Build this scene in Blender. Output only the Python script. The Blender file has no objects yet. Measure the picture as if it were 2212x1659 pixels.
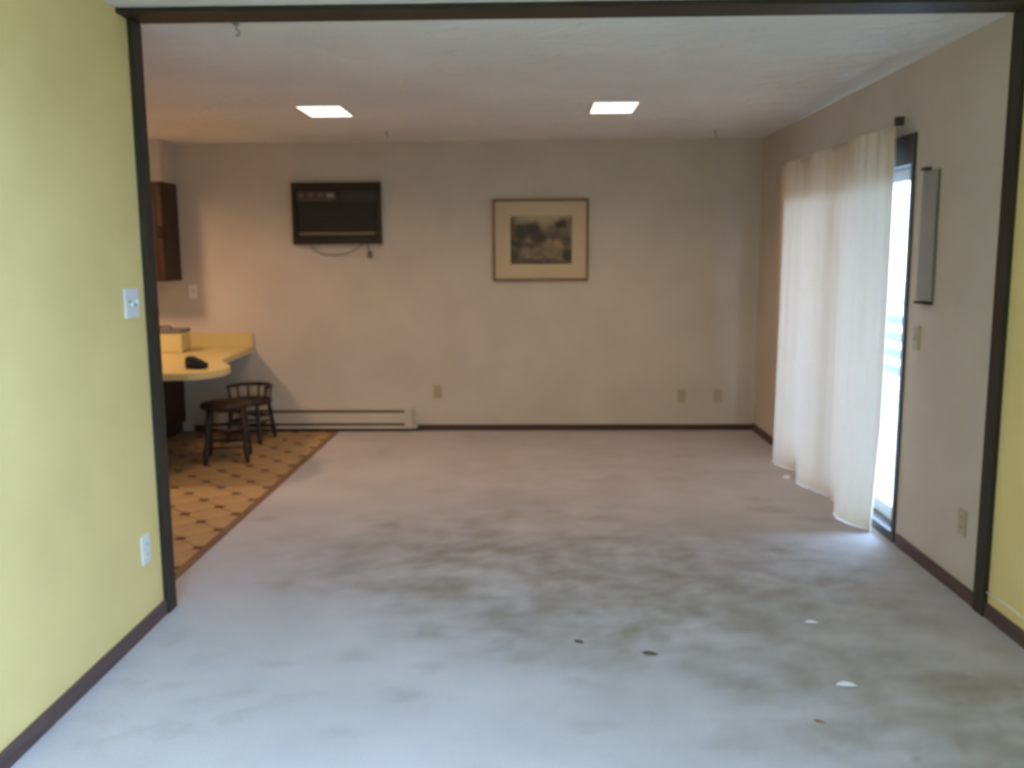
import bpy, bmesh, math, random
from mathutils import Vector, Matrix
random.seed(7)
scene = bpy.context.scene
C = scene.collection

# ------------------------------------------------------------------ camera
FPX, YAW, PITCH, ROLL = 1940.6, -0.0252, 0.14307, -0.0064
def cam_axes():
    cy, sy = math.cos(YAW), math.sin(YAW)
    f = Vector((sy*math.cos(PITCH), cy*math.cos(PITCH), -math.sin(PITCH)))
    r = Vector((cy, -sy, 0)); u = r.cross(f)
    c, s = math.cos(ROLL), math.sin(ROLL)
    return c*r+s*u, -s*r+c*u, f
cr, cu, cf = cam_axes()
cam = bpy.data.cameras.new('camera'); cam_o = bpy.data.objects.new('camera', cam); C.objects.link(cam_o)
cam.sensor_width = 36; cam.lens = FPX/2212*36; cam.clip_start = 0.05; cam.clip_end = 200
m = Matrix.Identity(4)
for i in range(3):
    m[i][0], m[i][1], m[i][2] = cr[i], cu[i], -cf[i]
m[2][3] = 1.5
cam_o.matrix_world = m
scene.camera = cam_o
# the photograph is softly out of focus: lens focused too near
cam.dof.use_dof = True; cam.dof.focus_distance = 0.9; cam.dof.aperture_fstop = (cam.lens/1000)/0.0042

# ------------------------------------------------------------------ world, exposure
SKY = 38.0
w = bpy.data.worlds.new('world'); scene.world = w; w.use_nodes = True
bg = w.node_tree.nodes['Background']; bg.inputs[0].default_value = (0.44, 0.645, 1.0, 1); bg.inputs[1].default_value = SKY
scene.cycles.use_denoising = True; scene.cycles.use_adaptive_sampling = True; scene.cycles.adaptive_threshold = 0.18; scene.cycles.adaptive_min_samples = 20
scene.cycles.max_bounces = 7; scene.cycles.diffuse_bounces = 4; scene.cycles.glossy_bounces = 3
scene.cycles.transmission_bounces = 4; scene.cycles.transparent_max_bounces = 10; scene.cycles.caustics_reflective = False; scene.cycles.caustics_refractive = False
vs = scene.view_settings
scene.display_settings.display_device = 'sRGB'
vs.view_transform = 'Standard'; vs.look = 'None'; vs.gamma = 1; vs.exposure = -0.1; vs.use_curve_mapping = False

def portal(loc, rot, sx, sy):
    l = bpy.data.lights.new('window_portal', 'AREA'); l.shape = 'RECTANGLE'; l.size = sx; l.size_y = sy
    l.cycles.is_portal = True
    o = bpy.data.objects.new('window_portal', l); C.objects.link(o); o.location = loc; o.rotation_euler = rot
    return o

# ------------------------------------------------------------------ dimensions (metres)
XL, XR = -1.5725, 1.874       # faces of the side walls
YB = 7.61                     # back wall
H = 2.43                      # ceiling
Y0 = -0.35                    # wall behind the camera
F0, F1 = 3.60, 3.685          # dark frame between the rooms
SEAM = -1.69                  # carpet / vinyl
KX = -4.6                     # far side of the kitchen
DY0, DY1, DZ = 4.56, 6.62, 2.08   # sliding door opening
LAMP_W = 11.0

# ------------------------------------------------------------------ materials
def newmat(name):
    mt = bpy.data.materials.new(name); mt.use_nodes = True
    nt = mt.node_tree; b = nt.nodes['Principled BSDF']
    return mt, nt, b
def objco(nt, scale=(1,1,1)):
    tc = nt.nodes.new('ShaderNodeTexCoord'); mp = nt.nodes.new('ShaderNodeMapping')
    mp.inputs['Scale'].default_value = scale
    nt.links.new(tc.outputs['Object'], mp.inputs[0]); return mp.outputs[0]
def noise(nt, co, scale, detail=3, rough=0.5):
    n = nt.nodes.new('ShaderNodeTexNoise'); n.inputs['Scale'].default_value = scale
    n.inputs['Detail'].default_value = detail; n.inputs['Roughness'].default_value = rough
    nt.links.new(co, n.inputs['Vector']); return n.outputs['Fac']
def ramp(nt, fac, stops):
    r = nt.nodes.new('ShaderNodeValToRGB'); e = r.color_ramp.elements
    while len(e) < len(stops): e.new(0.5)
    for el, (p, c) in zip(e, stops): el.position = p; el.color = (*c, 1)
    nt.links.new(fac, r.inputs[0]); return r.outputs[0]
def bump(nt, b, fac, strength, dist=0.01):
    n = nt.nodes.new('ShaderNodeBump'); n.inputs['Strength'].default_value = strength; n.inputs['Distance'].default_value = dist
    nt.links.new(fac, n.inputs['Height']); nt.links.new(n.outputs[0], b.inputs['Normal'])
def mixcol(nt, fac, a, c):
    n = nt.nodes.new('ShaderNodeMix'); n.data_type = 'RGBA'
    if isinstance(fac, (int, float)): n.inputs[0].default_value = fac
    else: nt.links.new(fac, n.inputs[0])
    for idx, v in ((6, a), (7, c)):
        if isinstance(v, tuple): n.inputs[idx].default_value = (*v, 1)
        else: nt.links.new(v, n.inputs[idx])
    return n.outputs[2]
M = {}
def paint(name, col, rough=0.6, var=0.05, nscale=2.5, bstr=0.08, bscale=160, spec=0.3, metal=0.0):
    mt, nt, b = newmat(name); co = objco(nt)
    lo = tuple(c*(1-var) for c in col); hi = tuple(min(1, c*(1+var)) for c in col)
    nt.links.new(ramp(nt, noise(nt, co, nscale), [(0.3, lo), (0.7, hi)]), b.inputs['Base Color'])
    b.inputs['Roughness'].default_value = rough; b.inputs['Specular IOR Level'].default_value = spec
    b.inputs['Metallic'].default_value = metal
    if bstr: bump(nt, b, noise(nt, co, bscale, 2), bstr, 0.002)
    M[name] = mt; return mt
paint('wall_white', (0.58, 0.515, 0.445))
paint('wall_yellow', (0.80, 0.635, 0.28))
paint('cream_metal', (0.55, 0.49, 0.41), 0.45, bstr=0.02)
paint('beige_plastic', (0.44, 0.37, 0.25), 0.4, bstr=0)
paint('white_plastic', (0.78, 0.80, 0.80), 0.35, bstr=0)
paint('dark_socket', (0.10, 0.08, 0.06), 0.5, bstr=0)
paint('laminate', (0.62, 0.50, 0.22), 0.35, var=0.04, bstr=0.02)
paint('black_metal', (0.02, 0.02, 0.022), 0.4, bstr=0)
paint('grey_metal', (0.30, 0.30, 0.31), 0.45, bstr=0)
paint('alu_dark', (0.055, 0.045, 0.04), 0.45, bstr=0)
paint('black_cloth', (0.012, 0.014, 0.018), 0.8, bstr=0.4)
paint('dark_grille', (0.050, 0.047, 0.042), 0.55, bstr=0)
paint('grille_light', (0.17, 0.14, 0.11), 0.5, bstr=0)
paint('panel_brown', (0.085, 0.068, 0.055), 0.5, bstr=0)
paint('plate_tan', (0.47, 0.385, 0.31), 0.45, bstr=0)
paint('paper', (0.80, 0.82, 0.85), 0.8, bstr=0.2)
paint('mat_board', (0.58, 0.47, 0.33), 0.8, bstr=0.05)
paint('grey_panel', (0.30, 0.28, 0.25), 0.5, bstr=0.03)
paint('cable_white', (0.8, 0.78, 0.74), 0.4, bstr=0)
paint('deck_paint', (0.62, 0.63, 0.66), 0.7, var=0.08, nscale=6)
paint('rail_blue', (0.022, 0.028, 0.034), 0.6)
paint('ground_out', (0.30, 0.32, 0.28), 0.9, var=0.2, nscale=1)
paint('bark', (0.10, 0.075, 0.05), 0.9, var=0.3, nscale=8)
paint('siding', (0.55, 0.55, 0.53), 0.7)
paint('box_cream', (0.66, 0.55, 0.25), 0.5, bstr=0)
paint('box_lid', (0.16, 0.15, 0.15), 0.5, bstr=0)
def wood(name, a, c, scale=(1, 14, 14), rough=0.5, sc=3.0, spec=0.35):
    mt, nt, b = newmat(name); co = objco(nt, scale)
    nt.links.new(ramp(nt, noise(nt, co, sc, 6, 0.6), [(0.3, a), (0.7, c)]), b.inputs['Base Color'])
    b.inputs['Roughness'].default_value = rough; b.inputs['Specular IOR Level'].default_value = spec
    bump(nt, b, noise(nt, co, sc*3, 3), 0.08, 0.002); M[name] = mt
wood('trim_wood_z', (0.016, 0.013, 0.010), (0.034, 0.028, 0.021), (14, 14, 1))
wood('trim_wood_x', (0.016, 0.013, 0.010), (0.034, 0.028, 0.021), (1, 14, 14))
wood('base_wood_y_lit', (0.075, 0.044, 0.042), (0.125, 0.076, 0.070), (14, 1, 14))  # back baseboard's wood lightened: strong daylight at left put into the colour
wood('base_wood_x', (0.045, 0.026, 0.024), (0.075, 0.045, 0.040), (1, 14, 14))
wood('cabinet_wood', (0.026, 0.013, 0.009), (0.062, 0.028, 0.017), (12, 12, 1.2))
wood('stool_wood', (0.020, 0.013, 0.010), (0.055, 0.032, 0.024), (6, 6, 2))
wood('frame_wood', (0.17, 0.095, 0.05), (0.28, 0.165, 0.085), (6, 6, 6))
wood('strip_wood', (0.14, 0.075, 0.040), (0.24, 0.14, 0.075), (14, 1, 14))
wood('leaf_brown', (0.05, 0.035, 0.02), (0.13, 0.09, 0.05), (9, 9, 9))
wood('leaf_orange', (0.25, 0.10, 0.04), (0.36, 0.17, 0.07), (9, 9, 9))

def blobs(nt, co, lst):
    """sum of soft ellipses (cx, cy, rx, ry, strength) in the surface's own metres"""
    acc = None
    for cx, cy, rx, ry, s in lst:
        v = nt.nodes.new('ShaderNodeVectorMath'); v.operation = 'MULTIPLY_ADD'
        v.inputs[1].default_value = (1/rx, 1/ry, 0); v.inputs[2].default_value = (-cx/rx, -cy/ry, 0)
        nt.links.new(co, v.inputs[0])
        l = nt.nodes.new('ShaderNodeVectorMath'); l.operation = 'LENGTH'; nt.links.new(v.outputs[0], l.inputs[0])
        r = nt.nodes.new('ShaderNodeMapRange'); r.interpolation_type = 'SMOOTHSTEP'
        r.inputs[1].default_value = 0.35; r.inputs[2].default_value = 1.15; r.inputs[3].default_value = s; r.inputs[4].default_value = 0
        nt.links.new(l.outputs['Value'], r.inputs[0])
        if acc is None: acc = r.outputs[0]
        else:
            a = nt.nodes.new('ShaderNodeMath'); a.operation = 'MAXIMUM'
            nt.links.new(acc, a.inputs[0]); nt.links.new(r.outputs[0], a.inputs[1]); acc = a.outputs[0]
    return acc
def distort(nt, co, scale, amt):
    n = nt.nodes.new('ShaderNodeTexNoise'); n.inputs['Scale'].default_value = scale; n.inputs['Detail'].default_value = 3
    nt.links.new(co, n.inputs['Vector'])
    v = nt.nodes.new('ShaderNodeVectorMath'); v.operation = 'MULTIPLY_ADD'
    v.inputs[1].default_value = (amt,)*3
    s = nt.nodes.new('ShaderNodeVectorMath'); s.operation = 'SUBTRACT'; s.inputs[1].default_value = (0.5,)*3
    nt.links.new(n.outputs['Color'], s.inputs[0]); nt.links.new(s.outputs[0], v.inputs[0]); nt.links.new(co, v.inputs[2])
    return v.outputs[0]
def math2(nt, op, a, b):
    n = nt.nodes.new('ShaderNodeMath'); n.operation = op
    for i, x in enumerate((a, b)):
        if isinstance(x, (int, float)): n.inputs[i].default_value = x
        else: nt.links.new(x, n.inputs[i])
    return n.outputs[0]

STAINS = [
 
 (-0.26,4.72,.10,.12,.7),(-0.36,4.83,.07,.07,.55),(-0.98,5.03,.08,.09,.5),(-0.82,4.85,.10,.08,.45),(-1.55,4.98,.08,.06,.4),
 (0.23,4.42,.16,.10,.45),(0.80,4.36,.06,.05,.6),(1.0,4.2,.10,.08,.5),(0.47,5.28,.07,.07,.5),(0.12,5.13,.05,.05,.6),
 (1.42,5.18,.18,.10,.6),(1.58,4.98,.14,.08,.55),(1.36,5.4,.1,.07,.4),(-0.27,5.2,.1,.06,.35),(-0.42,3.45,.08,.07,.45),
 (-0.14,3.32,.07,.06,.45),(0.05,3.68,.10,.08,.55),(0.18,3.46,.12,.09,.55),(0.3,3.32,.09,.06,.5),(0.98,4.02,.12,.10,.6),
 (0.9,3.95,.1,.08,.55),(1.0,3.8,.12,.09,.6),(0.94,3.38,.10,.07,.6),(1.12,3.7,.14,.08,.6),(0.68,3.62,.10,.07,.5),
 (0.66,3.10,.10,.08,.55),(0.70,3.0,.12,.07,.5),(1.42,3.06,.16,.07,.65),(1.55,3.72,.20,.05,.4),(1.33,3.7,.08,.12,.45),
 (1.47,2.88,.14,.05,.55),(1.53,2.70,.14,.05,.55),(1.36,3.98,.10,.14,.5),(1.28,4.4,.12,.06,.4),(1.37,4.55,.1,.05,.5),
 (0.15,3.0,.10,.06,.35),(-0.4,3.12,.08,.05,.4),(-1.02,2.92,.08,.05,.3),(-0.95,3.15,.08,.05,.3),(-0.7,3.22,.1,.05,.35),
 (-1.28,2.95,.07,.04,.3),(-0.45,2.9,.09,.05,.35),(-1.0,4.5,.1,.06,.35),(-0.1,4.2,.14,.06,.3),(0.5,4.1,.12,.08,.4),
 (0.5,3.8,.1,.06,.4),(1.3,3.25,.08,.05,.4),(0.2,2.7,.1,.04,.3),(-0.6,2.65,.1,.04,.3),(0.6,2.6,.1,.05,.35),(1.14,2.51,.035,.03,.9),
 (-0.6,4.05,.16,.08,.3),(-1.2,3.95,.1,.06,.3),(1.55,4.15,.10,.10,.35),(0.35,5.0,.14,.06,.3),(-0.6,5.6,.12,.06,.25),(0.9,5.9,.12,.06,.3),(1.1,6.6,.1,.07,.3),
 (0.3,6.9,.07,.04,.4),(-0.2,6.3,.05,.03,.5),(1.5,6.1,.14,.06,.3)]
def carpet():
    mt, nt, b = newmat('carpet'); co = objco(nt)
    base = ramp(nt, noise(nt, co, 1.6, 4), [(0.3, (0.445, 0.415, 0.410)), (0.7, (0.540, 0.505, 0.500))])
    fine = ramp(nt, noise(nt, co, 170, 2), [(0.3, (0.72, 0.72, 0.72)), (0.7, (1, 1, 1))])
    mul = nt.nodes.new('ShaderNodeMix'); mul.data_type = 'RGBA'; mul.blend_type = 'MULTIPLY'; mul.inputs[0].default_value = 0.45
    nt.links.new(base, mul.inputs[6]); nt.links.new(fine, mul.inputs[7])
    at = nt.nodes.new('ShaderNodeAttribute'); at.attribute_name = 'stain_shade'; st = at.outputs['Fac']
    mott = ramp(nt, noise(nt, distort(nt, co, 5, 0.3), 5.5, 4, 0.6), [(0.50, (0, 0, 0)), (0.72, (1, 1, 1))])
    zone = ramp(nt, noise(nt, co, 0.9, 2), [(0.38, (0, 0, 0)), (0.6, (1, 1, 1))])
    zz = math2(nt, 'MULTIPLY', math2(nt, 'MULTIPLY', mott, zone), 0.22)
    mx = math2(nt, 'MAXIMUM', st, zz)
    col = mixcol(nt, math2(nt, 'MULTIPLY', mx, 0.92), mul.outputs[2], (0.190, 0.142, 0.088))
    nt.links.new(col, b.inputs['Base Color']); b.inputs['Roughness'].default_value = 0.95
    b.inputs['Specular IOR Level'].default_value = 0.1
    b.inputs['Sheen Weight'].default_value = 0.15
    bump(nt, b, noise(nt, co, 260, 2), 0.5, 0.006); M['carpet'] = mt
carpet()
def ceil_mat():
    mt, nt, b = newmat('ceiling_plaster'); co = objco(nt)
    nt.links.new(ramp(nt, noise(nt, co, 1.2, 4), [(0.3, (0.76, 0.765, 0.77)), (0.7, (0.86, 0.865, 0.87))]), b.inputs['Base Color'])
    b.inputs['Roughness'].default_value = 0.85; b.inputs['Specular IOR Level'].default_value = 0.2
    d = distort(nt, co, 2.2, 0.55)
    bump(nt, b, noise(nt, d, 6.5, 5, 0.55), 0.9, 0.03); M['ceiling_plaster'] = mt
ceil_mat()
def vinyl(name, a, c, sc):
    mt, nt, b = newmat(name); co = objco(nt)
    nt.links.new(ramp(nt, noise(nt, co, sc, 5, 0.6), [(0.3, a), (0.7, c)]), b.inputs['Base Color'])
    b.inputs['Roughness'].default_value = 0.5; bump(nt, b, noise(nt, co, 60, 3), 0.1, 0.001); M[name] = mt
vinyl('vinyl_tile', (0.37, 0.24, 0.115), (0.48, 0.33, 0.165), 7)
vinyl('vinyl_inset', (0.065, 0.035, 0.018), (0.11, 0.06, 0.03), 20)
vinyl('vinyl_base', (0.25, 0.155, 0.075), (0.31, 0.20, 0.10), 20)
def curtain_mat(name, tr, col):
    mt, nt, b = newmat(name); nt.nodes.remove(b); out = nt.nodes['Material Output']
    co = objco(nt)
    wv = nt.nodes.new('ShaderNodeTexWave'); wv.wave_type = 'BANDS'; wv.bands_direction = 'Z'; wv.inputs['Scale'].default_value = 24
    wv.inputs['Distortion'].default_value = 1.5; nt.links.new(co, wv.inputs['Vector'])
    c = ramp(nt, wv.outputs['Fac'], [(0.2, tuple(x*0.86 for x in col)), (0.8, col)])
    d = nt.nodes.new('ShaderNodeBsdfDiffuse'); t = nt.nodes.new('ShaderNodeBsdfTranslucent'); tp = nt.nodes.new('ShaderNodeBsdfTransparent')
    nt.links.new(c, d.inputs[0]); nt.links.new(c, t.inputs[0])
    m1 = nt.nodes.new('ShaderNodeMixShader'); m1.inputs[0].default_value = tr
    nt.links.new(d.outputs[0], m1.inputs[1]); nt.links.new(t.outputs[0], m1.inputs[2])
    m2 = nt.nodes.new('ShaderNodeMixShader'); m2.inputs[0].default_value = 0.0
    nt.links.new(m1.outputs[0], m2.inputs[1]); nt.links.new(tp.outputs[0], m2.inputs[2])
    nt.links.new(m2.outputs[0], out.inputs[0]); M[name] = mt
curtain_mat('curtain_cloth', 0.09, (0.76, 0.64, 0.50))
def glass_mat():
    mt, nt, b = newmat('window_glass'); nt.nodes.remove(b); out = nt.nodes['Material Output']
    tp = nt.nodes.new('ShaderNodeBsdfTransparent'); tp.inputs[0].default_value = (0.94, 0.97, 0.97, 1)
    g = nt.nodes.new('ShaderNodeBsdfGlossy'); g.inputs['Roughness'].default_value = 0.02
    lw = nt.nodes.new('ShaderNodeLayerWeight'); lw.inputs[0].default_value = 0.5
    sch = math2(nt, 'ADD', math2(nt, 'MULTIPLY', math2(nt, 'POWER', lw.outputs['Facing'], 5.0), 0.5), 0.03)
    mx = nt.nodes.new('ShaderNodeMixShader'); nt.links.new(sch, mx.inputs[0])
    nt.links.new(tp.outputs[0], mx.inputs[1]); nt.links.new(g.outputs[0], mx.inputs[2])
    nt.links.new(mx.outputs[0], out.inputs[0]); M['window_glass'] = mt
glass_mat()
def lens_mat():
    mt, nt, b = newmat('lamp_lens'); nt.nodes.remove(b); out = nt.nodes['Material Output']
    e = nt.nodes.new('ShaderNodeEmission'); e.inputs[0].default_value = (1, 0.86, 0.74, 1); e.inputs[1].default_value = 3.0
    nt.links.new(e.outputs[0], out.inputs[0]); M['lamp_lens'] = mt
lens_mat()
def print_mat():
    mt, nt, b = newmat('art_print'); co = objco(nt)
    d = distort(nt, co, 14, 0.06)
    # x -.257...257, y -.197...197
    dark = blobs(nt, d, [(-.17,.06,.09,.10,.9),(-.08,.09,.10,.08,.95),(-.02,.02,.10,.08,.9),(.10,.10,.09,.04,.6),(.16,.13,.07,.05,.95),
        (.2,.0,.07,.07,.7),(-.2,-.03,.08,.05,.9),(-.10,-.04,.07,.03,.7),(.22,-.12,.05,.08,.9),(-.22,-.13,.06,.09,.75),(.12,.04,.09,.06,.55),(-.24,.05,.05,.2,.6),(.0,-.18,.3,.03,.6)])
    warm = blobs(nt, d, [(.16,-.03,.06,.05,.9),(.04,-.02,.05,.05,.4),(-.06,-.01,.12,.02,.5)])
    gr = noise(nt, d, 22, 5, 0.65)
    base = ramp(nt, gr, [(0.3, (0.12, 0.09, 0.055)), (0.7, (0.27, 0.20, 0.125))])
    sky = blobs(nt, d, [(.0,.20,.3,.09,1.0),(.06,.13,.1,.07,.7)])
    c1 = mixcol(nt, sky, base, (0.40, 0.33, 0.21))
    c2 = mixcol(nt, warm, c1, (0.42, 0.25, 0.09))
    c3 = mixcol(nt, dark, c2, (0.030, 0.028, 0.022))
    nt.links.new(c3, b.inputs['Base Color']); b.inputs['Roughness'].default_value = 0.6
    M['art_print'] = mt
print_mat()

# ------------------------------------------------------------------ mesh helpers
class MB:
    def __init__(s): s.bm = bmesh.new()
    def box(s, x0, x1, y0, y1, z0, z1, bev=0.0, seg=2):
        b = bmesh.new()
        bmesh.ops.create_cube(b, size=1)
        for v in b.verts:
            v.co = Vector((x0 + (v.co.x+.5)*(x1-x0), y0 + (v.co.y+.5)*(y1-y0), z0 + (v.co.z+.5)*(z1-z0)))
        if bev: bmesh.ops.bevel(b, geom=b.edges[:], offset=bev, segments=seg, affect='EDGES', profile=0.7)
        s.merge(b); return s
    def merge(s, b):
        me = bpy.data.meshes.new('t'); b.to_mesh(me); b.free(); s.bm.from_mesh(me); bpy.data.meshes.remove(me)
    def tube(s, pts, r, n=8, caps=True):
        pts = [Vector(p) for p in pts]; rs = r if isinstance(r, (list, tuple)) else [r]*len(pts)
        rings = []; t0 = (pts[1]-pts[0]).normalized()
        a = t0.orthogonal().normalized()
        for i, p in enumerate(pts):
            t = (pts[min(i+1, len(pts)-1)] - pts[max(i-1, 0)]).normalized()
            a = (a - t*a.dot(t)).normalized(); c = t.cross(a)
            rings.append([s.bm.verts.new(p + (a*math.cos(2*math.pi*k/n) + c*math.sin(2*math.pi*k/n))*rs[i]) for k in range(n)])
        for i in range(len(rings)-1):
            for k in range(n):
                s.bm.faces.new((rings[i][k], rings[i][(k+1) % n], rings[i+1][(k+1) % n], rings[i+1][k]))
        if caps: s.bm.faces.new(rings[0][::-1]); s.bm.faces.new(rings[-1])
        return s
    def lathe(s, prof, n=24, cx=0, cy=0):
        rings = [[s.bm.verts.new((cx + r*math.cos(2*math.pi*k/n), cy + r*math.sin(2*math.pi*k/n), z)) for k in range(n)] for r, z in prof]
        for i in range(len(rings)-1):
            for k in range(n):
                s.bm.faces.new((rings[i][k], rings[i][(k+1) % n], rings[i+1][(k+1) % n], rings[i+1][k]))
        s.bm.faces.new(rings[0][::-1]); s.bm.faces.new(rings[-1]); return s
    def prism(s, poly, z0, z1, bev=0.0):
        b = bmesh.new()
        lo = [b.verts.new((x, y, z0)) for x, y in poly]; hi = [b.verts.new((x, y, z1)) for x, y in poly]
        b.faces.new(lo[::-1]); top = b.faces.new(hi); n = len(poly)
        for i in range(n): b.faces.new((lo[i], lo[(i+1) % n], hi[(i+1) % n], hi[i]))
        bmesh.ops.recalc_face_normals(b, faces=b.faces[:])
        if bev: bmesh.ops.bevel(b, geom=[e for e in top.edges], offset=bev, segments=2, affect='EDGES')
        s.merge(b); return s
    def quad(s, *p):
        s.bm.faces.new([s.bm.verts.new(q) for q in p]); return s
    def build(s, name, mat, parent=None, smooth=False, at=None, rot=None):
        """at: the object's own origin (vertices were given relative to the parent / world)"""
        bmesh.ops.recalc_face_normals(s.bm, faces=s.bm.faces[:])
        me = bpy.data.meshes.new(name); s.bm.to_mesh(me); s.bm.free()
        if isinstance(mat, str): mat = M[mat]
        me.materials.append(mat)
        if smooth:
            for p in me.polygons: p.use_smooth = True
        o = bpy.data.objects.new(name, me); C.objects.link(o)
        if at is not None: o.location = at
        if rot is not None: o.rotation_euler = rot
        if parent is not None: o.parent = parent
        return o
def tag(o, label=None, cat=None, group=None, kind=None):
    if label: o['label'] = label
    if cat: o['category'] = cat
    if group: o['group'] = group
    if kind: o['kind'] = kind
    return o
def empty(name, loc=(0,0,0), rot=(0,0,0)):
    o = bpy.data.objects.new(name, None); C.objects.link(o); o.location = loc; o.rotation_euler = rot; o.empty_display_size = 0.1
    return o
def struct(o, label, cat): return tag(o, label, cat, None, 'structure')
def copy_tree(o, parent=None):
    c = o.copy(); C.objects.link(c); c.parent = parent
    for ch in list(o.children): copy_tree(ch, c)
    return c

# ------------------------------------------------------------------ room shell
T = 0.12
def carpet_floor():
    import numpy as np
    from mathutils import noise as mn
    st = 0.028
    xs = np.arange(SEAM, XR+T+st*.5, st); ys = np.arange(Y0-T, YB+T+st*.5, st)
    nx, ny = len(xs), len(ys); X, Y = np.meshgrid(xs, ys)
    dx = np.zeros_like(X); dy = np.zeros_like(X)
    for j in range(ny):
        for i in range(nx):
            v = mn.noise_vector((X[j, i]*9, Y[j, i]*9, 3.0)); v2 = mn.noise_vector((X[j, i]*22, Y[j, i]*22, 8.0))
            dx[j, i] = v[0]*.05+v2[0]*.02; dy[j, i] = v[1]*.05+v2[1]*.02
    S = np.zeros_like(X)
    for cx, cy, rx, ry, k in STAINS:
        r = np.sqrt(((X+dx-cx)/rx)**2+((Y+dy-cy)/ry)**2); t_ = np.clip((1.25-r)/.9, 0, 1)
        S = np.maximum(S, k*t_*t_*(3-2*t_))
    # broad brownish soiling where people walk, plus the right side's dimmer light painted in; mottled
    D = np.zeros_like(X)
    for cx, cy, rx, ry, k in [(.95,3.55,1.25,1.35,.40),(1.35,2.6,.8,.7,.34),(.0,4.2,1.6,1.3,.40),(1.5,4.4,.6,.8,.22),(1.75,2.6,.5,.9,.30),(-.9,4.4,1.0,.9,.20),(.1,3.9,1.0,.9,.28),(.4,5.8,1.8,1.2,.22)]:
        r = np.sqrt(((X-cx)/rx)**2+((Y-cy)/ry)**2); t_ = np.clip(1.15-r, 0, 1); D = D+k*t_*t_*(3-2*t_)
    N1 = np.zeros_like(X)
    for j in range(ny):
        for i in range(nx):
            a1 = mn.noise((X[j, i]*4.2+.8*Y[j, i], Y[j, i]*5.5, 1.0)); a2 = mn.noise((X[j, i]*10, Y[j, i]*12, 5.0)); a3 = mn.noise((X[j, i]*24, Y[j, i]*26, 9.0))
            N1[j, i] = .5*a1+.35*a2+.22*a3
    D = np.minimum(D, .64)
    S = S*np.clip(.72+.9*N1, .25, 1.15)*.85
    S = np.clip(np.maximum(S, 0)+D*np.clip(.75+1.5*N1, .1, 1.9)*(1-S), 0, .85)
    verts = [(float(X[j, i]), float(Y[j, i]), 0.0) for j in range(ny) for i in range(nx)]
    faces = [(j*nx+i, j*nx+i+1, (j+1)*nx+i+1, (j+1)*nx+i) for j in range(ny-1) for i in range(nx-1)]
    me = bpy.data.meshes.new('floor'); me.from_pydata(verts, [], faces)
    a_ = me.attributes.new('stain_shade', 'FLOAT', 'POINT'); a_.data.foreach_set('value', S.astype(np.float32).ravel())
    me.materials.append(M['carpet'])
    o = bpy.data.objects.new('floor', me); C.objects.link(o); return o
struct(carpet_floor(), 'worn beige wall-to-wall carpet with grey stains across the room', 'carpet')
b = MB().box(KX-T, SEAM-.001, F0-.05, YB+T, -0.10, -0.003)
kfloor = struct(b.build('floor_kitchen', 'vinyl_base'), 'tan patterned vinyl kitchen floor with dark corner insets', 'floor')
# octagon tiles with small dark insets, laid diagonally
P = 0.2165; HP = P/2; CUT = 0.036
poly = [(HP-.003, HP-CUT), (HP-.003, -HP+CUT), (HP-CUT, -HP+.003), (-HP+CUT, -HP+.003), (-HP+.003, -HP+CUT), (-HP+.003, HP-CUT), (-HP+CUT, HP-.003), (HP-CUT, HP-.003)]
tile_o = MB().prism(poly, -0.003, 0.0005).build('tile', 'vinyl_tile')
q = CUT*0.93
inset_o = MB().prism([(q, 0), (0, -q), (-q, 0), (0, q)], -0.003, 0.0008).build('tile_inset', 'vinyl_inset')
CX, CY = SEAM-.037, YB-.014
def clip(pts):
    for ax, lim in ((0, CX), (1, CY)):
        out = []
        for k in range(len(pts)):
            p_, q_ = pts[k], pts[(k+1) % len(pts)]
            if p_[ax] <= lim: out.append(p_)
            if (p_[ax] <= lim) != (q_[ax] <= lim):
                f_ = (lim-p_[ax])/(q_[ax]-p_[ax]); out.append((p_[0]+f_*(q_[0]-p_[0]), p_[1]+f_*(q_[1]-p_[1])))
        pts = out
        if len(pts) < 3: return []
    return pts
first = {}
def place_tile(src, shape, name, mat, top, x, y):
    c_ = math.sqrt(.5); pw = [(x+c_*(a_-b_), y+c_*(a_+b_)) for a_, b_ in shape]
    if max(v[0] for v in pw) <= CX and max(v[1] for v in pw) <= CY:
        if name not in first: o = src; first[name] = True
        else: o = src.copy(); C.objects.link(o)
        o.parent = kfloor; o.location = (x, y, 0); o.rotation_euler = (0, 0, math.radians(45)); return
    pw = clip(pw)
    if not pw or max(v[0] for v in pw)-min(v[0] for v in pw) < .012 or max(v[1] for v in pw)-min(v[1] for v in pw) < .012: return
    MB().prism([(a_-x, b_-y) for a_, b_ in pw], -0.003, top).build(name, mat, kfloor, at=(x, y, 0))
ishape = [(q, 0), (0, -q), (-q, 0), (0, q)]
A0 = Vector((-2.060, 5.690))
for i in range(-24, 25):
    for j in range(-24, 25):
        x = A0.x + (i-j)*P*math.sqrt(.5); y = A0.y + (i+j)*P*math.sqrt(.5)
        if -3.0 < x < SEAM+.05 and 3.85 < y < YB+.05: place_tile(inset_o, ishape, 'tile_inset', 'vinyl_inset', .0008, x, y)
        x2, y2 = x, y + P*math.sqrt(.5)
        if -3.0 < x2 < SEAM+.14 and 3.86 < y2 < YB+.14: place_tile(tile_o, poly, 'tile', 'vinyl_tile', .0005, x2, y2)
struct(MB().box(SEAM-.035, SEAM+.008, F1, YB-.012, 0, 0.007, .003).build('trim_1', 'strip_wood'), 'flat brown strip covering the seam between carpet and vinyl', 'floor trim')

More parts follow.
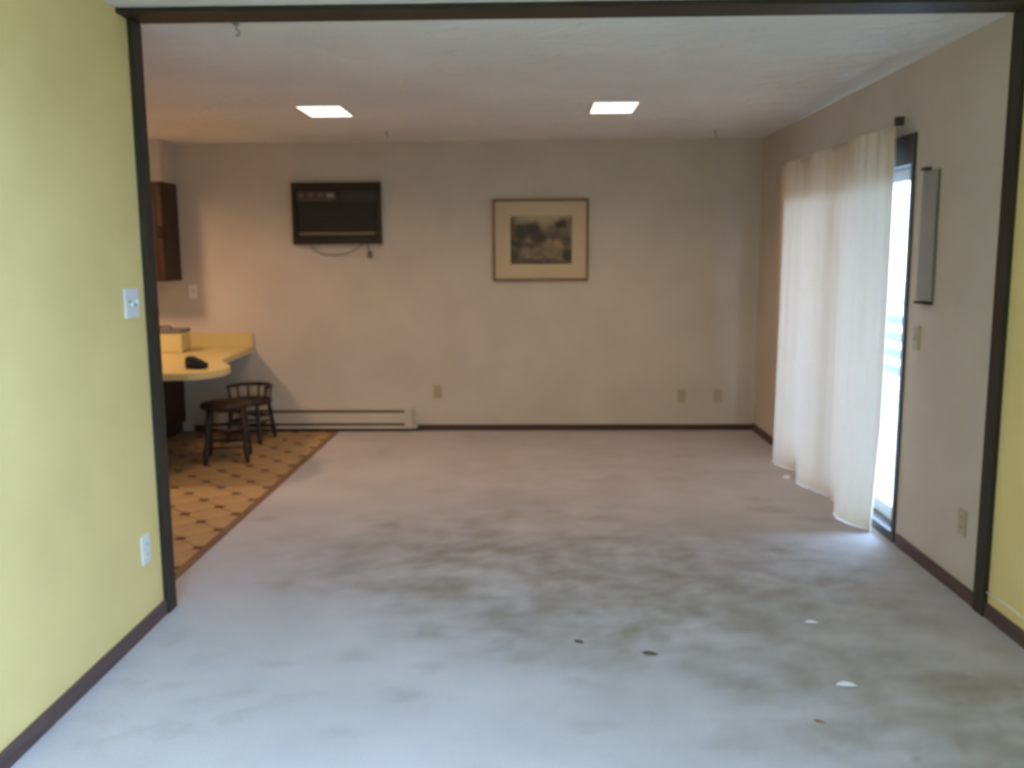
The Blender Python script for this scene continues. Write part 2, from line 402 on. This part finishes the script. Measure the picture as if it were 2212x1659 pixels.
def wall(name, mat, boxes, label):
    b = MB()
    for bx in boxes: b.box(*bx)
    return struct(b.build(name, mat), label, 'wall')
NY0, NY1, NZ = -0.25, 0.80, 2.20    # unseen glass door added beside the camera, daylight for the left wall
wall('wall_back', 'wall_white', [(KX-T, XR+T, YB, YB+T, 0, H)], 'off-white back wall carrying the air conditioner and picture')
wall('wall_left', 'wall_yellow', [(XL-T, XL, Y0, F1, 0, H)], 'pale yellow wall with light switch at the left')
wall('wall_right', 'wall_white', [(XR, XR+T, F0+.05, DY0, 0, H), (XR, XR+T, DY1, YB, 0, H), (XR, XR+T, DY0, DY1, DZ, H)], 'off-white side wall around the sliding glass door')
wall('wall_right_near', 'wall_yellow', [(XR, XR+T, Y0, NY0, 0, H), (XR, XR+T, NY1, F0+.05, 0, H), (XR, XR+T, NY0, NY1, NZ, H)], 'yellow wall nearer the camera at the right edge')
wall('wall_rear', 'wall_yellow', [(XL-T, XR+T, Y0-T, Y0, 0, H)], 'yellow wall behind the camera')
wall('wall_kitchen_side', 'wall_white', [(KX-T, KX, F0, YB, 0, H)], 'off-white far side wall of the kitchen')
wall('wall_partition', 'wall_white', [(KX, XL-T, F0, F1, 0, H)], 'off-white partition closing the kitchen behind the yellow wall')
SX0, SX1, SY0, SY1 = -1.52, -0.35, 0.45, 1.85      # unseen skylight added over the near room to brighten its floor
struct(MB().box(KX-T, XR+T, SY1, YB+T, H, H+.1).box(KX-T, SX0, Y0-T, SY1, H, H+.1).box(SX1, XR+T, Y0-T, SY1, H, H+.1).box(SX0, SX1, Y0-T, SY0, H, H+.1).build('ceiling', 'ceiling_plaster'), 'textured swirled plaster ceiling, off white', 'ceiling')
wall('wall_soffit', 'wall_white', [(KX, -2.99, 7.30, YB, 2.10, H)], 'boxed-in soffit above the dark kitchen wall cabinet')

sk = struct(empty('added_skylight', (SX0, SY0, H)), 'added unseen skylight that brightens the near room', 'skylight')
wx, wy = SX1-SX0, SY1-SY0
for bx in ((0, .03, 0, wy), (wx-.03, wx, 0, wy), (.03, wx-.03, 0, .03), (.03, wx-.03, wy-.03, wy)):
    MB().box(bx[0], bx[1], bx[2], bx[3], 0, .50).build('window_frame', 'white_plastic', sk)  # deep shaft of the added skylight, narrows the spread of its light
MB().box(.03, wx-.03, .03, wy-.03, .44, .448).build('glass_pane', 'window_glass', sk)
portal(((SX0+SX1)/2, (SY0+SY1)/2, H+.47), (0, 0, 0), wx-.06, wy-.06)
# dark frame around the wide opening
fr = struct(empty('trim_2', (0, F0, 0)), 'dark brown wooden frame around the wide opening between rooms', 'door frame')
t = 0.02
MB().box(XL, XL+t, 0, F1-F0, 0, H-t, .002).build('jamb', 'trim_wood_z', fr)
MB().box(XR-t, XR, 0, F1-F0, 0, H-t, .002).build('jamb', 'trim_wood_z', fr)
MB().box(XL, XR, -0.09, F1-F0-.01, H-t, H, .002).build('header', 'trim_wood_x', fr)
# baseboards
def bboard(name, mat, bx, label): struct(MB().box(*bx, .004).build(name, mat), label, 'baseboard')
bboard('baseboard_back', 'base_wood_x', (-2.95, XR, YB-.012, YB, 0, .052), 'thin dark brown baseboard along the back wall')
bboard('baseboard_left', 'base_wood_y_lit', (XL, XL+.014, Y0, F0, 0, .062), 'dark brown baseboard under the yellow left wall')
bboard('baseboard_right', 'base_wood_y_lit', (XR-.014, XR, F1, DY0-.03, 0, .062), 'dark brown baseboard between frame and sliding door')
bboard('baseboard_right_near', 'base_wood_y_lit', (XR-.014, XR, NY1+.02, F0, 0, .062), 'dark brown baseboard under the yellow right wall')
bboard('baseboard_right_far', 'base_wood_y_lit', (XR-.014, XR, DY1+.03, YB-.012, 0, .062), 'dark brown baseboard in the far right corner behind the curtain')

# ------------------------------------------------------------------ sliding glass doors
def sliding_door(name, label, origin, rotz, W, Hh, cas):
    d = struct(empty(name, origin, (0, 0, rotz)), label, 'sliding door')   # local x along the wall, local y into the wall
    f = .035
    MB().box(0, f, -.012, T, 0, Hh, .003).build('frame_stile', 'alu_dark', d)
    MB().box(W-f, W, -.012, T, 0, Hh, .003).build('frame_stile', 'alu_dark', d)
    MB().box(f, W-f, -.012, T, Hh-cas, Hh, .003).build('frame_head', 'alu_dark', d)
    MB().box(f, W-f, -.012, T, 0, .05, .003).build('track', 'alu_dark', d)
    hw = (W-2*f)/2
    for k in range(2):
        x0 = f + k*(hw-.0); y0 = .035 + .04*k
        p = MB().box(x0, x0+.045, y0, y0+.03, .05, Hh-cas).box(x0+hw-.045, x0+hw, y0, y0+.03, .05, Hh-cas) \
            .box(x0+.045, x0+hw-.045, y0, y0+.03, .05, .12).box(x0+.045, x0+hw-.045, y0, y0+.03, Hh-cas-.06, Hh-cas).build('door_panel', 'grey_metal', d)
        MB().box(x0+.045, x0+hw-.045, y0+.012, y0+.018, .12, Hh-cas-.06).build('glass_pane', 'window_glass', p)
    return d
sliding_door('door_1', 'sliding glass door in dark frame half hidden by the curtain', (XR, DY1, 0), -math.pi/2, DY1-DY0, DZ, .15)
sliding_door('added_door', 'added unseen sliding glass door letting daylight in beside the camera', (XR, NY1, 0), -math.pi/2, NY1-NY0, NZ, .06)
portal((XR+T+.02, (NY0+NY1)/2, 1.06), (0, math.radians(90), 0), 2.1, NY1-NY0)
portal((XR+T+.02, (DY0+DY1)/2, 1.03), (0, math.radians(90), 0), 2.0, DY1-DY0)

# ------------------------------------------------------------------ curtain on its rail
rail = tag(empty('curtain_rail', (1.80, 4.62, 2.135)), 'cream curtain rail with a dark end cap above the sliding glass door', 'curtain rail')
MB().box(-.012, .012, 0, 2.18, -.012, .016, .003).build('rail', 'cream_metal', rail)
for y in (.05, 1.08, 2.10): MB().box(-.01, XR-1.80, y-.012, y+.012, .004, .02).build('bracket', 'cream_metal', rail)
MB().box(-.02, .02, -.03, 0.0, -.02, .024, .004).build('end_cap', 'alu_dark', rail)
def curtain():
    bm = bmesh.new(); NU, NV = 220, 40; g = []
    for j in range(NV+1):
        v = j/NV; z = 2.12 - v*(2.12-0.002); row = []
        for i in range(NU+1):
            u = i/NU
            y = 4.655 + u*2.08
            y += -0.02*math.sin(v*2.2)*(1-u) 
            if u < .10: y += (.10-u)/.10*(0.03*v + 0.12*max(0, v-.72)**1.0/.28*.55)*1.0
            # four broad soft folds with small pleats gathered at the heading
            a = .048*math.sin(2*math.pi*(u*3.1+.12) + .5*math.sin(u*9)) * (.55+.45*v)
            a += .010*math.sin(2*math.pi*u*21 + 1.3*math.sin(u*5)) * (1-.55*v)
            x = 1.785 + a - .012*v
            x = min(x, 1.845)
            row.append(bm.verts.new((x, y, z)))
        g.append(row)
    for j in range(NV):
        for i in range(NU): bm.faces.new((g[j][i], g[j][i+1], g[j+1][i+1], g[j+1][i]))
    b = MB(); b.bm.free(); b.bm = bm
    return b
cur = tag(empty('curtain', (0, 0, 0)), 'long cream woven curtain drawn across the sliding glass door', 'curtain')
cur.location = (1.785, 5.7, 0.0)
def recenter(b, off):
    for v in b.bm.verts: v.co -= Vector(off)
    return b
recenter(curtain(), (1.785, 5.7, 0)).build('cloth', 'curtain_cloth', cur, True)
hk = None
for i in range(26):
    if hk is None: hk = MB().tube([(0, 0, -.012), (.006, 0, .004)], .004, 6).build('curtain_hook', 'cream_metal', cur); o = hk
    else: o = hk.copy(); C.objects.link(o)
    o.location = (0, 4.67+i*.08-5.7, 2.107)

# ------------------------------------------------------------------ recessed ceiling lights
def light(x, y, label, power=1.0):
    L = tag(empty('recessed_light', (x, y, H)), label, 'ceiling light', 'square recessed ceiling lights')
    sx, sy, fw = .135, .20, .022
    MB().box(-sx-fw, sx+fw, -sy-fw, -sy, -.010, 0, .002).box(-sx-fw, sx+fw, sy, sy+fw, -.010, 0, .002) \
        .box(-sx-fw, -sx, -sy, sy, -.010, 0, .002).box(sx, sx+fw, -sy, sy, -.010, 0, .002).build('trim_ring', 'white_plastic', L)
    MB().box(-sx, sx, -sy, sy, -.012, -.002, .002).build('lens', 'lamp_lens', L)
    a = bpy.data.lights.new('recessed_lamp', 'AREA'); a.shape = 'RECTANGLE'; a.size = .25; a.size_y = .38
    a.energy = LAMP_W*power; a.color = (1.0, 0.62, 0.36); a.spread = math.radians(150 if power == 1.0 else 156)
    ao = bpy.data.objects.new('recessed_lamp', a); C.objects.link(ao); ao.parent = L; ao.location = (0, 0, -.016)
light(-1.345, 5.96, 'lit square recessed light in the ceiling above the air conditioner side')
light(0.510, 5.93, 'lit square recessed light in the ceiling above the framed picture side')
light(-3.65, 6.20, 'lit square recessed light in the kitchen ceiling behind the partition', 3.4)

# ------------------------------------------------------------------ ceiling hooks
def hook(x, y, label):
    h = tag(empty('ceiling_hook', (x, y, H)), label, 'hook', 'small hooks screwed into the ceiling')
    MB().lathe([(.016, 0), (.016, -.004), (.008, -.008)], 12).build('plate', 'grey_metal', h)
    MB().tube([(0, 0, -.005), (0, 0, -.02), (.008, 0, -.028), (.014, 0, -.036), (.008, 0, -.046), (-.004, 0, -.044)], .0032, 8).build('hook', 'grey_metal', h, True)
hook(-1.20, 3.77, 'small dark hook in the ceiling just behind the dark frame header')
hook(-1.119, 7.01, 'small dark hook in the ceiling near the air conditioner')
hook(1.394, 7.14, 'small dark hook in the ceiling near the far right corner')

# ------------------------------------------------------------------ air conditioner
ac = tag(empty('air_conditioner', (-1.642, YB, 1.596)), 'dark brown through-wall air conditioner with louvred front and control panel', 'air conditioner')
W2 = .372; HH = .505
MB().box(-W2, W2, -.055, 0, HH-.062, HH, .006).build('frame_board', 'trim_wood_x', ac)
MB().box(-W2, W2, -.055, 0, 0, .062, .006).build('frame_board', 'trim_wood_x', ac)
MB().box(-W2, -W2+.034, -.055, 0, .062, HH-.062, .006).build('frame_board', 'trim_wood_z', ac)
MB().box(W2-.042, W2, -.055, 0, .062, HH-.062, .006).build('frame_board', 'trim_wood_z', ac)
MB().box(-W2+.034, W2-.042, -.018, 0, .062, HH-.062).build('housing', 'dark_grille', ac)
lo = None
for k in range(13):
    if lo is None:
        lo = MB().box(-W2+.04, W2-.048, -.034, -.018, -.005, .004, .0015, 1).build('louver', 'dark_grille', ac); o = lo
    else:
        o = lo.copy(); C.objects.link(o)
    o.location = (0, 0, .122+k*.0185); o.rotation_euler = (math.radians(12), 0, 0)
MB().box(-W2+.045, W2-.055, -.042, -.018, .072, .100, .003).build('air_deflector', 'grille_light', ac)
cp = MB().box(-W2+.038, -.005, -.040, -.016, .352, .438, .003).build('control_panel', 'grille_light', ac)
cp.data.materials[0] = M['panel_brown']
for kx in (-.29, -.21, -.13):
    MB().tube([(kx, -.040, .398), (kx, -.056, .398)], .017, 14).build('knob', 'grille_light', cp)
MB().box(-.08, -.02, -.043, -.040, .385, .410).build('nameplate', 'grey_metal', cp)
cord = [(-.24, -.02, .0), (-.215, -.022, -.03), (-.17, -.024, -.062), (-.12, -.026, -.083), (-.05, -.026, -.092), (.03, -.024, -.088), (.10, -.022, -.066), (.17, -.02, -.03), (.20, -.02, 0)]
MB().tube([Vector(p) for p in cord], .004, 8).build('power_cord', 'grille_light', ac, True)
MB().tube([(.245, -.02, 0), (.25, -.02, -.03), (.258, -.02, -.062)], .006, 8).box(.245, .285, -.03, -.012, -.115, -.06, .005).build('cord_plug', 'grille_light', ac)

# ------------------------------------------------------------------ framed picture
pf = tag(empty('framed_picture', (.055, YB, 1.618)), 'framed dark landscape print with wide cream mat on the back wall', 'picture')
w2, h2 = .400, .337; f = .020
MB().box(-w2, w2, -.028, 0, h2-f, h2, .003).build('frame_rail', 'frame_wood', pf)
MB().box(-w2, w2, -.028, 0, -h2, -h2+f, .003).build('frame_rail', 'frame_wood', pf)
MB().box(-w2, -w2+f, -.028, 0, -h2+f, h2-f, .003).build('frame_stile', 'frame_wood', pf)
MB().box(w2-f, w2, -.028, 0, -h2+f, h2-f, .003).build('frame_stile', 'frame_wood', pf)
MB().box(-w2+f, w2-f, -.012, -.002, -h2+f, h2-f).build('mat_board', 'mat_board', pf)
pr = MB().box(-.257, .257, -.199, .199, 0, .002).build('art_print', 'art_print', pf, at=(.005, -.012, .0), rot=(math.radians(90), 0, 0))
tag(pr, 'dark olive and brown landscape print')
# ------------------------------------------------------------------ electrical plates
def plate(name, loc, rotz, label, cat, mat, kind='outlet', w=.072, h=.116, gangs=1, group=None):
    p = tag(empty(name, loc, (0, 0, rotz)), label, cat, group)      # local -y faces the room
    MB().box(-w/2, w/2, -.007, 0, -h/2, h/2, .003).build('cover_plate', mat, p)
    if kind == 'outlet':
        for dz in (-.021, .021):
            s = MB().box(-.017, .017, -.0095, -.005, dz-.014, dz+.014, .003).build('socket', mat, p)
            MB().box(-.009, -.006, -.0102, -.009, dz-.005, dz+.006).box(.006, .009, -.0102, -.009, dz-.005, dz+.006).build('slots', 'dark_socket', s)
    else:
        for k in range(gangs):
            x = (k-(gangs-1)/2)*.046
            MB().box(x-.007, x+.007, -.0085, -.004, -.014, .014).build('switch_slot', 'grey_metal', p)
            MB().box(x-.005, x+.005, -.022, -.006, -.002 if k else -.012, .012 if k else .002, .002).build('toggle', mat, p)
    MB().tube([(0, -.0085, h*.0), (0, -.005, 0)], .003, 8).build('screw', 'grey_metal', p)
    return p
R90 = math.pi/2
plate('wall_outlet', (-.832, YB, .343), 0, 'beige outlet on the back wall beside the baseboard heater', 'outlet', 'beige_plastic')
plate('wall_outlet', (1.255, YB, .297), 0, 'beige outlet low on the back wall, left of the corner pair', 'outlet', 'beige_plastic')
pl = plate('wall_outlet', (1.561, YB, .297), 0, 'beige outlet low on the back wall, nearest the right corner', 'outlet', 'plate_tan')
plate('wall_outlet', (XR, 3.855, .328), -R90*3+math.pi, 'beige outlet low on the right wall beside the dark frame', 'outlet', 'beige_plastic')
plate('wall_outlet', (XL, 3.455, .333), R90, 'white outlet low on the yellow wall', 'outlet', 'white_plastic')
plate('light_switch', (XL, 3.475, 1.322), R90, 'white double light switch on the yellow wall beside the frame', 'light switch', 'white_plastic', 'switch', .116, .116, 2)
plate('light_switch', (XR, 4.435, 1.083), -R90, 'beige light switch on the right wall beside the sliding door', 'light switch', 'beige_plastic', 'switch')
plate('light_switch', (-2.90, YB, 1.205), 0, 'white switch plate on the wall below the dark wall cabinet', 'light switch', 'white_plastic', 'switch')

# ------------------------------------------------------------------ wall panel beside the door
wp = tag(empty('wall_panel', (XR, 4.36, 1.27)), 'narrow grey panel hanging on the right wall beside the sliding door', 'wall panel')
MB().box(-.014, 0, -.085, .085, .0, .61, .004).build('panel', 'grey_panel', wp)
MB().box(-.017, -.002, -.085, -.072, 0, .61, .003).build('edge_strip', 'grey_panel', wp)
MB().box(-.040, 0, -.080, .05, -.016, -.004, .003).build('bottom_bracket', 'black_metal', wp)
MB().box(-.030, 0, .02, .075, .612, .626, .003).build('top_clip', 'alu_dark', wp)

# ------------------------------------------------------------------ white cable on the yellow wall
cb = MB().tube([(0, 0, 0), (.004, -.15, .004), (0, -.35, .002), (.003, -.7, .006), (0, -1.2, 0), (0, -1.9, -.0)], .0042, 8).build('cable', 'cable_white', None, True, at=(XR-.006, F0-.002, .106))
tag(cb, 'thin white cable running above the baseboard on the yellow right wall', 'cable')

# ------------------------------------------------------------------ baseboard heater
ht = tag(empty('baseboard_heater', (-1.95, YB, .028)), 'long cream electric baseboard heater with dark slots on the back wall', 'heater')
x0, x1 = -.85, .84
MB().box(x0, x1, -.055, -.02, .018, .175, .004).build('back_housing', 'dark_socket', ht)
MB().box(x0, x1, -.060, 0, .160, .178, .004).build('top_cover', 'cream_metal', ht)
MB().box(x0, x1, -.064, -.05, .047, .138, .003).build('front_panel', 'cream_metal', ht)
MB().box(x0, x1, -.062, -.02, .0, .024, .003).build('bottom_lip', 'cream_metal', ht)
for xa in (x0, x1): MB().box(xa-.002, xa+.062, -.066, 0, 0, .180, .004).build('end_cap', 'cream_metal', ht)
MB().box(x1+.062, x1+.10, -.05, 0, 0, .05, .004).build('wiring_box', 'cream_metal', ht)

# ------------------------------------------------------------------ kitchen corner
uc = tag(empty('wall_cabinet', (-2.99, 7.30, 1.30)), 'dark brown wooden wall cabinet under the soffit at the left', 'cabinet')
MB().box(-.76, 0, 0.0, .31, 0, .80, .003).build('cabinet_body', 'cabinet_wood', uc)
for k, xa in enumerate((-.757, -.377)):
    d = MB().box(xa, xa+.374, -.02, -.001, .004, .796, .003).box(xa+.05, xa+.324, -.024, -.018, .06, .74, .006).build('cabinet_door', 'cabinet_wood', uc)
    kx = xa+.335 if k else xa+.04
    kx = -.028
    if k == 0: kx = -.72
    MB().tube([(kx, -.020, .36), (kx, -.045, .365), (kx, -.050, .40), (kx, -.045, .435), (kx, -.020, .44)], .007, 8).build('door_handle', 'black_metal', d, True)
bc = tag(empty('base_cabinet', (-3.02, 5.95, 0)), 'dark brown wooden base cabinet carrying the cream bar counter', 'cabinet')
MB().box(-.60, 0, 0, YB-5.95-.012, .09, .683, .003).build('cabinet_body', 'cabinet_wood', bc)
MB().box(-.55, -.03, .03, YB-5.95-.012, 0, .09).build('toe_kick', 'black_metal', bc)
for k in range(3):
    MB().box(0, .012, .04+k*.53, .04+k*.53+.49, .12, .66, .004).build('side_panel', 'cabinet_wood', bc)
# counter: runs out from the back wall, flaring into a rounded end
def arc(cx, cy, rx, ry, a0, a1, n):
    return [(cx+rx*math.cos(math.radians(a0+(a1-a0)*i/n)), cy+ry*math.sin(math.radians(a0+(a1-a0)*i/n))) for i in range(n+1)]
outl = [(-3.62, YB-.001), (-2.41, YB-.001), (-2.38, 7.0), (-2.335, 6.62), (-2.25, 6.46)] + arc(-2.34, 6.16, .20, .30, 45, -90, 12) + [(-2.6, 5.835), (-3.62, 5.82)]
ct = MB().prism(outl[::-1], .685, .73, .006).build('bar_counter', 'laminate')
tag(ct, 'cream laminate bar counter with a rounded end', 'counter')
bs = MB().box(-3.62, -2.405, YB-.02, YB-.0005, .731, .857, .004).build('backsplash', 'laminate')
tag(bs, 'low cream laminate backsplash along the back wall above the counter', 'backsplash')
# counter items
def pouch():
    b = bmesh.new(); bmesh.ops.create_cube(b, size=1); bmesh.ops.subdivide_edges(b, edges=b.edges[:], cuts=5, use_grid_fill=True)
    for v in b.verts:
        x, y, z = v.co; v.co = v.co.lerp(v.co.normalized()*.55, .35); x, y, z = v.co
        hgt = .085*(1-.75*max(0, (x+.30))) ; zz = (z+.5)*hgt
        v.co = Vector((x*.135, y*.10, max(0, zz)+.004*math.sin(x*19+y*13)*(1 if z > 0 else 0)))
    mb = MB(); mb.bm.free(); mb.bm = b; return mb
po = tag(empty('pouch', (-2.345, 6.14, .7305), (0, 0, -.1)), 'small crumpled black pouch lying on the cream counter', 'pouch')
pouch().build('pouch_body', 'black_cloth', po, True)
MB().tube([(-.05, -.052, .045), (-.02, -.056, .042), (.02, -.054, .035), (.05, -.048, .028)], .003, 6).build('zipper', 'black_metal', po)
bx = tag(empty('storage_box', (-3.02, 7.28, .7305), (0, 0, .05)), 'cream box with a dark grey lid at the back of the counter', 'box')
MB().box(-.16, .16, -.11, .11, 0, .16, .012).build('box_body', 'box_cream', bx)
MB().box(-.168, .168, -.118, .118, .16, .185, .008).build('lid', 'box_lid', bx)
MB().tube([(-.05, 0, .184), (-.04, 0, .205), (.04, 0, .205), (.05, 0, .184)], .006, 8).build('lid_handle', 'black_metal', bx, True)
pp = MB().prism([(-.05, -.03), (.05, -.025), (.045, .035), (-.055, .03)], 0, .012, .002).build('notepad', 'alu_dark', at=(-2.60, 5.98, .7305))
tag(pp, 'small dark flat notebook at the front edge of the cream counter', 'notebook')

# ------------------------------------------------------------------ stools
def leg_pts(sx, sy, top, rt, rb): return [(sx*rt, sy*rt, top), (sx*(rt+(rb-rt)*.25), sy*(rt+(rb-rt)*.25), top*.75), (sx*(rt+(rb-rt)*.5), sy*(rt+(rb-rt)*.5), top*.5), (sx*(rt+(rb-rt)*.8), sy*(rt+(rb-rt)*.8), top*.2), (sx*rb, sy*rb, 0)]
def stool(loc, rot, seat_z, rad, label, back):
    s = tag(empty('stool', loc, (0, 0, rot)), label, 'stool')
    MB().lathe([(rad*.80, seat_z-.045), (rad*.96, seat_z-.038), (rad, seat_z-.022), (rad*.985, seat_z-.006), (rad*.9, seat_z), (rad*.5, seat_z-.008), (rad*.05, seat_z-.010)], 28).build('seat', 'stool_wood', s, True)
    top = seat_z-.040; rt, rb = rad*.62, rad*.80
    for sx in (-1, 1):
        for sy in (-1, 1):
            MB().tube(leg_pts(sx, sy, top, rt, rb), [.013, .020, .015, .021, .012], 10).build('leg', 'stool_wood', s, True)
    for fz, ax in ((.62, 0), (.30, 0), (.52, 1), (.22, 1)):
        z = top*fz; r = rt+(rb-rt)*(1-fz)
        for sg in (-1, 1):
            p0, p1 = ((-r, sg*r, z), (r, sg*r, z)) if ax == 0 else ((sg*r, -r, z), (sg*r, r, z))
            mid = tuple((a+c)/2 for a, c in zip(p0, p1))
            MB().tube([p0, mid, p1], [.008, .013, .008], 8).build('rung', 'stool_wood', s, True)
    if back:
        hz = seat_z+.10; pts = []
        for i in range(15):
            a = math.radians(-20+220*i/14); pts.append((rad*.98*math.cos(a), rad*.98*math.sin(a), hz))
        MB().tube(pts, .014, 10).build('back_rail', 'stool_wood', s, True)
        for i in (0, 3, 5, 7, 9, 11, 14):
            p = pts[i]; MB().tube([(p[0]*.90, p[1]*.90, seat_z-.008), (p[0], p[1], hz)], .008, 8).build('spindle', 'stool_wood', s, True)
    return s
stool((-2.28, 6.50, 0), .25, .435, .185, 'low dark wooden stool with round seat in front, pulled to the counter', False)
stool((-2.33, 7.22, 0), -.15, .345, .175, 'low dark wooden stool with curved back rail beside the heater', True)

# ------------------------------------------------------------------ litter on the carpet
def scrap(name, pts, loc, rot, mat, label, cat, curl=.01):
    bm = bmesh.new(); n = len(pts)
    c = bm.verts.new((0, 0, curl)); c2 = bm.verts.new((0, 0, curl+.0012))
    v = [bm.verts.new((x, y, .001+curl*.4*math.sin(i*2.1)**2)) for i, (x, y) in enumerate(pts)]
    v2 = [bm.verts.new((x, y, .0022+curl*.4*math.sin(i*2.1)**2)) for i, (x, y) in enumerate(pts)]
    for i in range(n):
        bm.faces.new((c2, v2[i], v2[(i+1) % n])); bm.faces.new((c, v[(i+1) % n], v[i])); bm.faces.new((v[i], v[(i+1) % n], v2[(i+1) % n], v2[i]))
    b = MB(); b.bm.free(); b.bm = bm
    return tag(b.build(name, mat, None, False, at=loc, rot=(0, 0, rot)), label, cat)
pshape = [(-.035, -.012), (-.01, -.02), (.02, -.014), (.038, .002), (.02, .016), (-.012, .02), (-.03, .008)]
lshape = [(-.03, 0), (-.018, -.010), (0, -.014), (.02, -.008), (.034, 0), (.02, .009), (0, .014), (-.018, .010)]
sc = lambda s, k: [(x*k, y*k) for x, y in s]
scrap('paper_scrap', sc(pshape, .95), (1.089, 2.991, .0), -.3, 'paper', 'torn white paper scrap on the carpet, nearest the camera', 'paper scrap', .012)
scrap('paper_scrap', sc(pshape, .7), (1.132, 3.532, .0), -.4, 'paper', 'thin white paper scrap on the carpet, middle of the floor at right', 'paper scrap', .008)
scrap('paper_scrap', sc(pshape, 1.3), (1.70, 5.95, .0), 1.2, 'paper', 'white paper scrap lying at the curtain hem', 'paper scrap', .02)
scrap('dry_leaf', lshape, (.433, 3.231, .0), -.3, 'leaf_brown', 'larger dark brown dry leaf on the carpet near the middle', 'leaf', .012)
scrap('dry_leaf', sc(lshape, .7), (.17, 3.335, .0), -.5, 'leaf_brown', 'smaller dark dry leaf left of the larger brown leaf', 'leaf', .010)
scrap('dry_leaf', sc(lshape, .6), (.916, 2.737, .0), -.6, 'leaf_orange', 'small orange-brown dry leaf near the bottom of the carpet', 'leaf', .008)

# ------------------------------------------------------------------ outside the sliding door
GZ = -.12
struct(MB().box(-40, 60, -40, 60, -.60, -.40).build('ground', 'ground_out'), 'grassy ground outside the house', 'ground')
dk = tag(empty('deck', (XR+T, 3.0, GZ)), 'pale wooden deck outside the sliding door', 'deck')
pb = None
for k in range(17):
    if pb is None: pb = MB().box(0, .135, 0, 9.0, -.03, 0, .004, 1).build('plank', 'deck_paint', dk); o = pb
    else: o = pb.copy(); C.objects.link(o)
    o.location = (.005+k*.141, 0, 0)
MB().box(.02, 2.38, .05, 8.95, -.28, -.035).build('deck_substructure', 'bark', dk)
struct(MB().box(XR+T, 3.35, 3.2, 12.5, 2.36, 2.46).box(3.33, 3.36, 3.2, 12.5, 2.30, 2.48).build('ceiling_eave', 'siding'), 'pale soffit of the eave over the deck', 'eave')
struct(MB().box(XR+T, XR+T+.02, NY1+.05, DY0-.05, GZ+.005, 2.36).box(XR+T, XR+T+.02, DY1+.05, 12.0, GZ+.005, 2.36).build('wall_outside', 'siding'), 'pale outside cladding beside the sliding door', 'wall')
rl = tag(empty('deck_railing', (4.32, 3.0, GZ)), 'dark railing with horizontal rails along the deck edge', 'railing')
rp = None
for k in range(7):
    if rp is None: rp = MB().box(-.045, .045, -.045, .045, 0, 1.02, .005, 1).build('post', 'rail_blue', rl); o = rp
    else: o = rp.copy(); C.objects.link(o)
    o.location = (0, .06+k*1.47, 0)
rr = None
for z in (.22, .42, .62, .82):
    if rr is None: rr = MB().box(-.02, .02, 0, 8.94, -.06, .06, .004, 1).build('rail', 'rail_blue', rl); o = rr
    else: o = rr.copy(); C.objects.link(o)
    o.location = (0, 0, z)
MB().box(-.07, .07, 0, 8.94, 1.02, 1.055, .006, 1).build('cap_rail', 'rail_blue', rl)
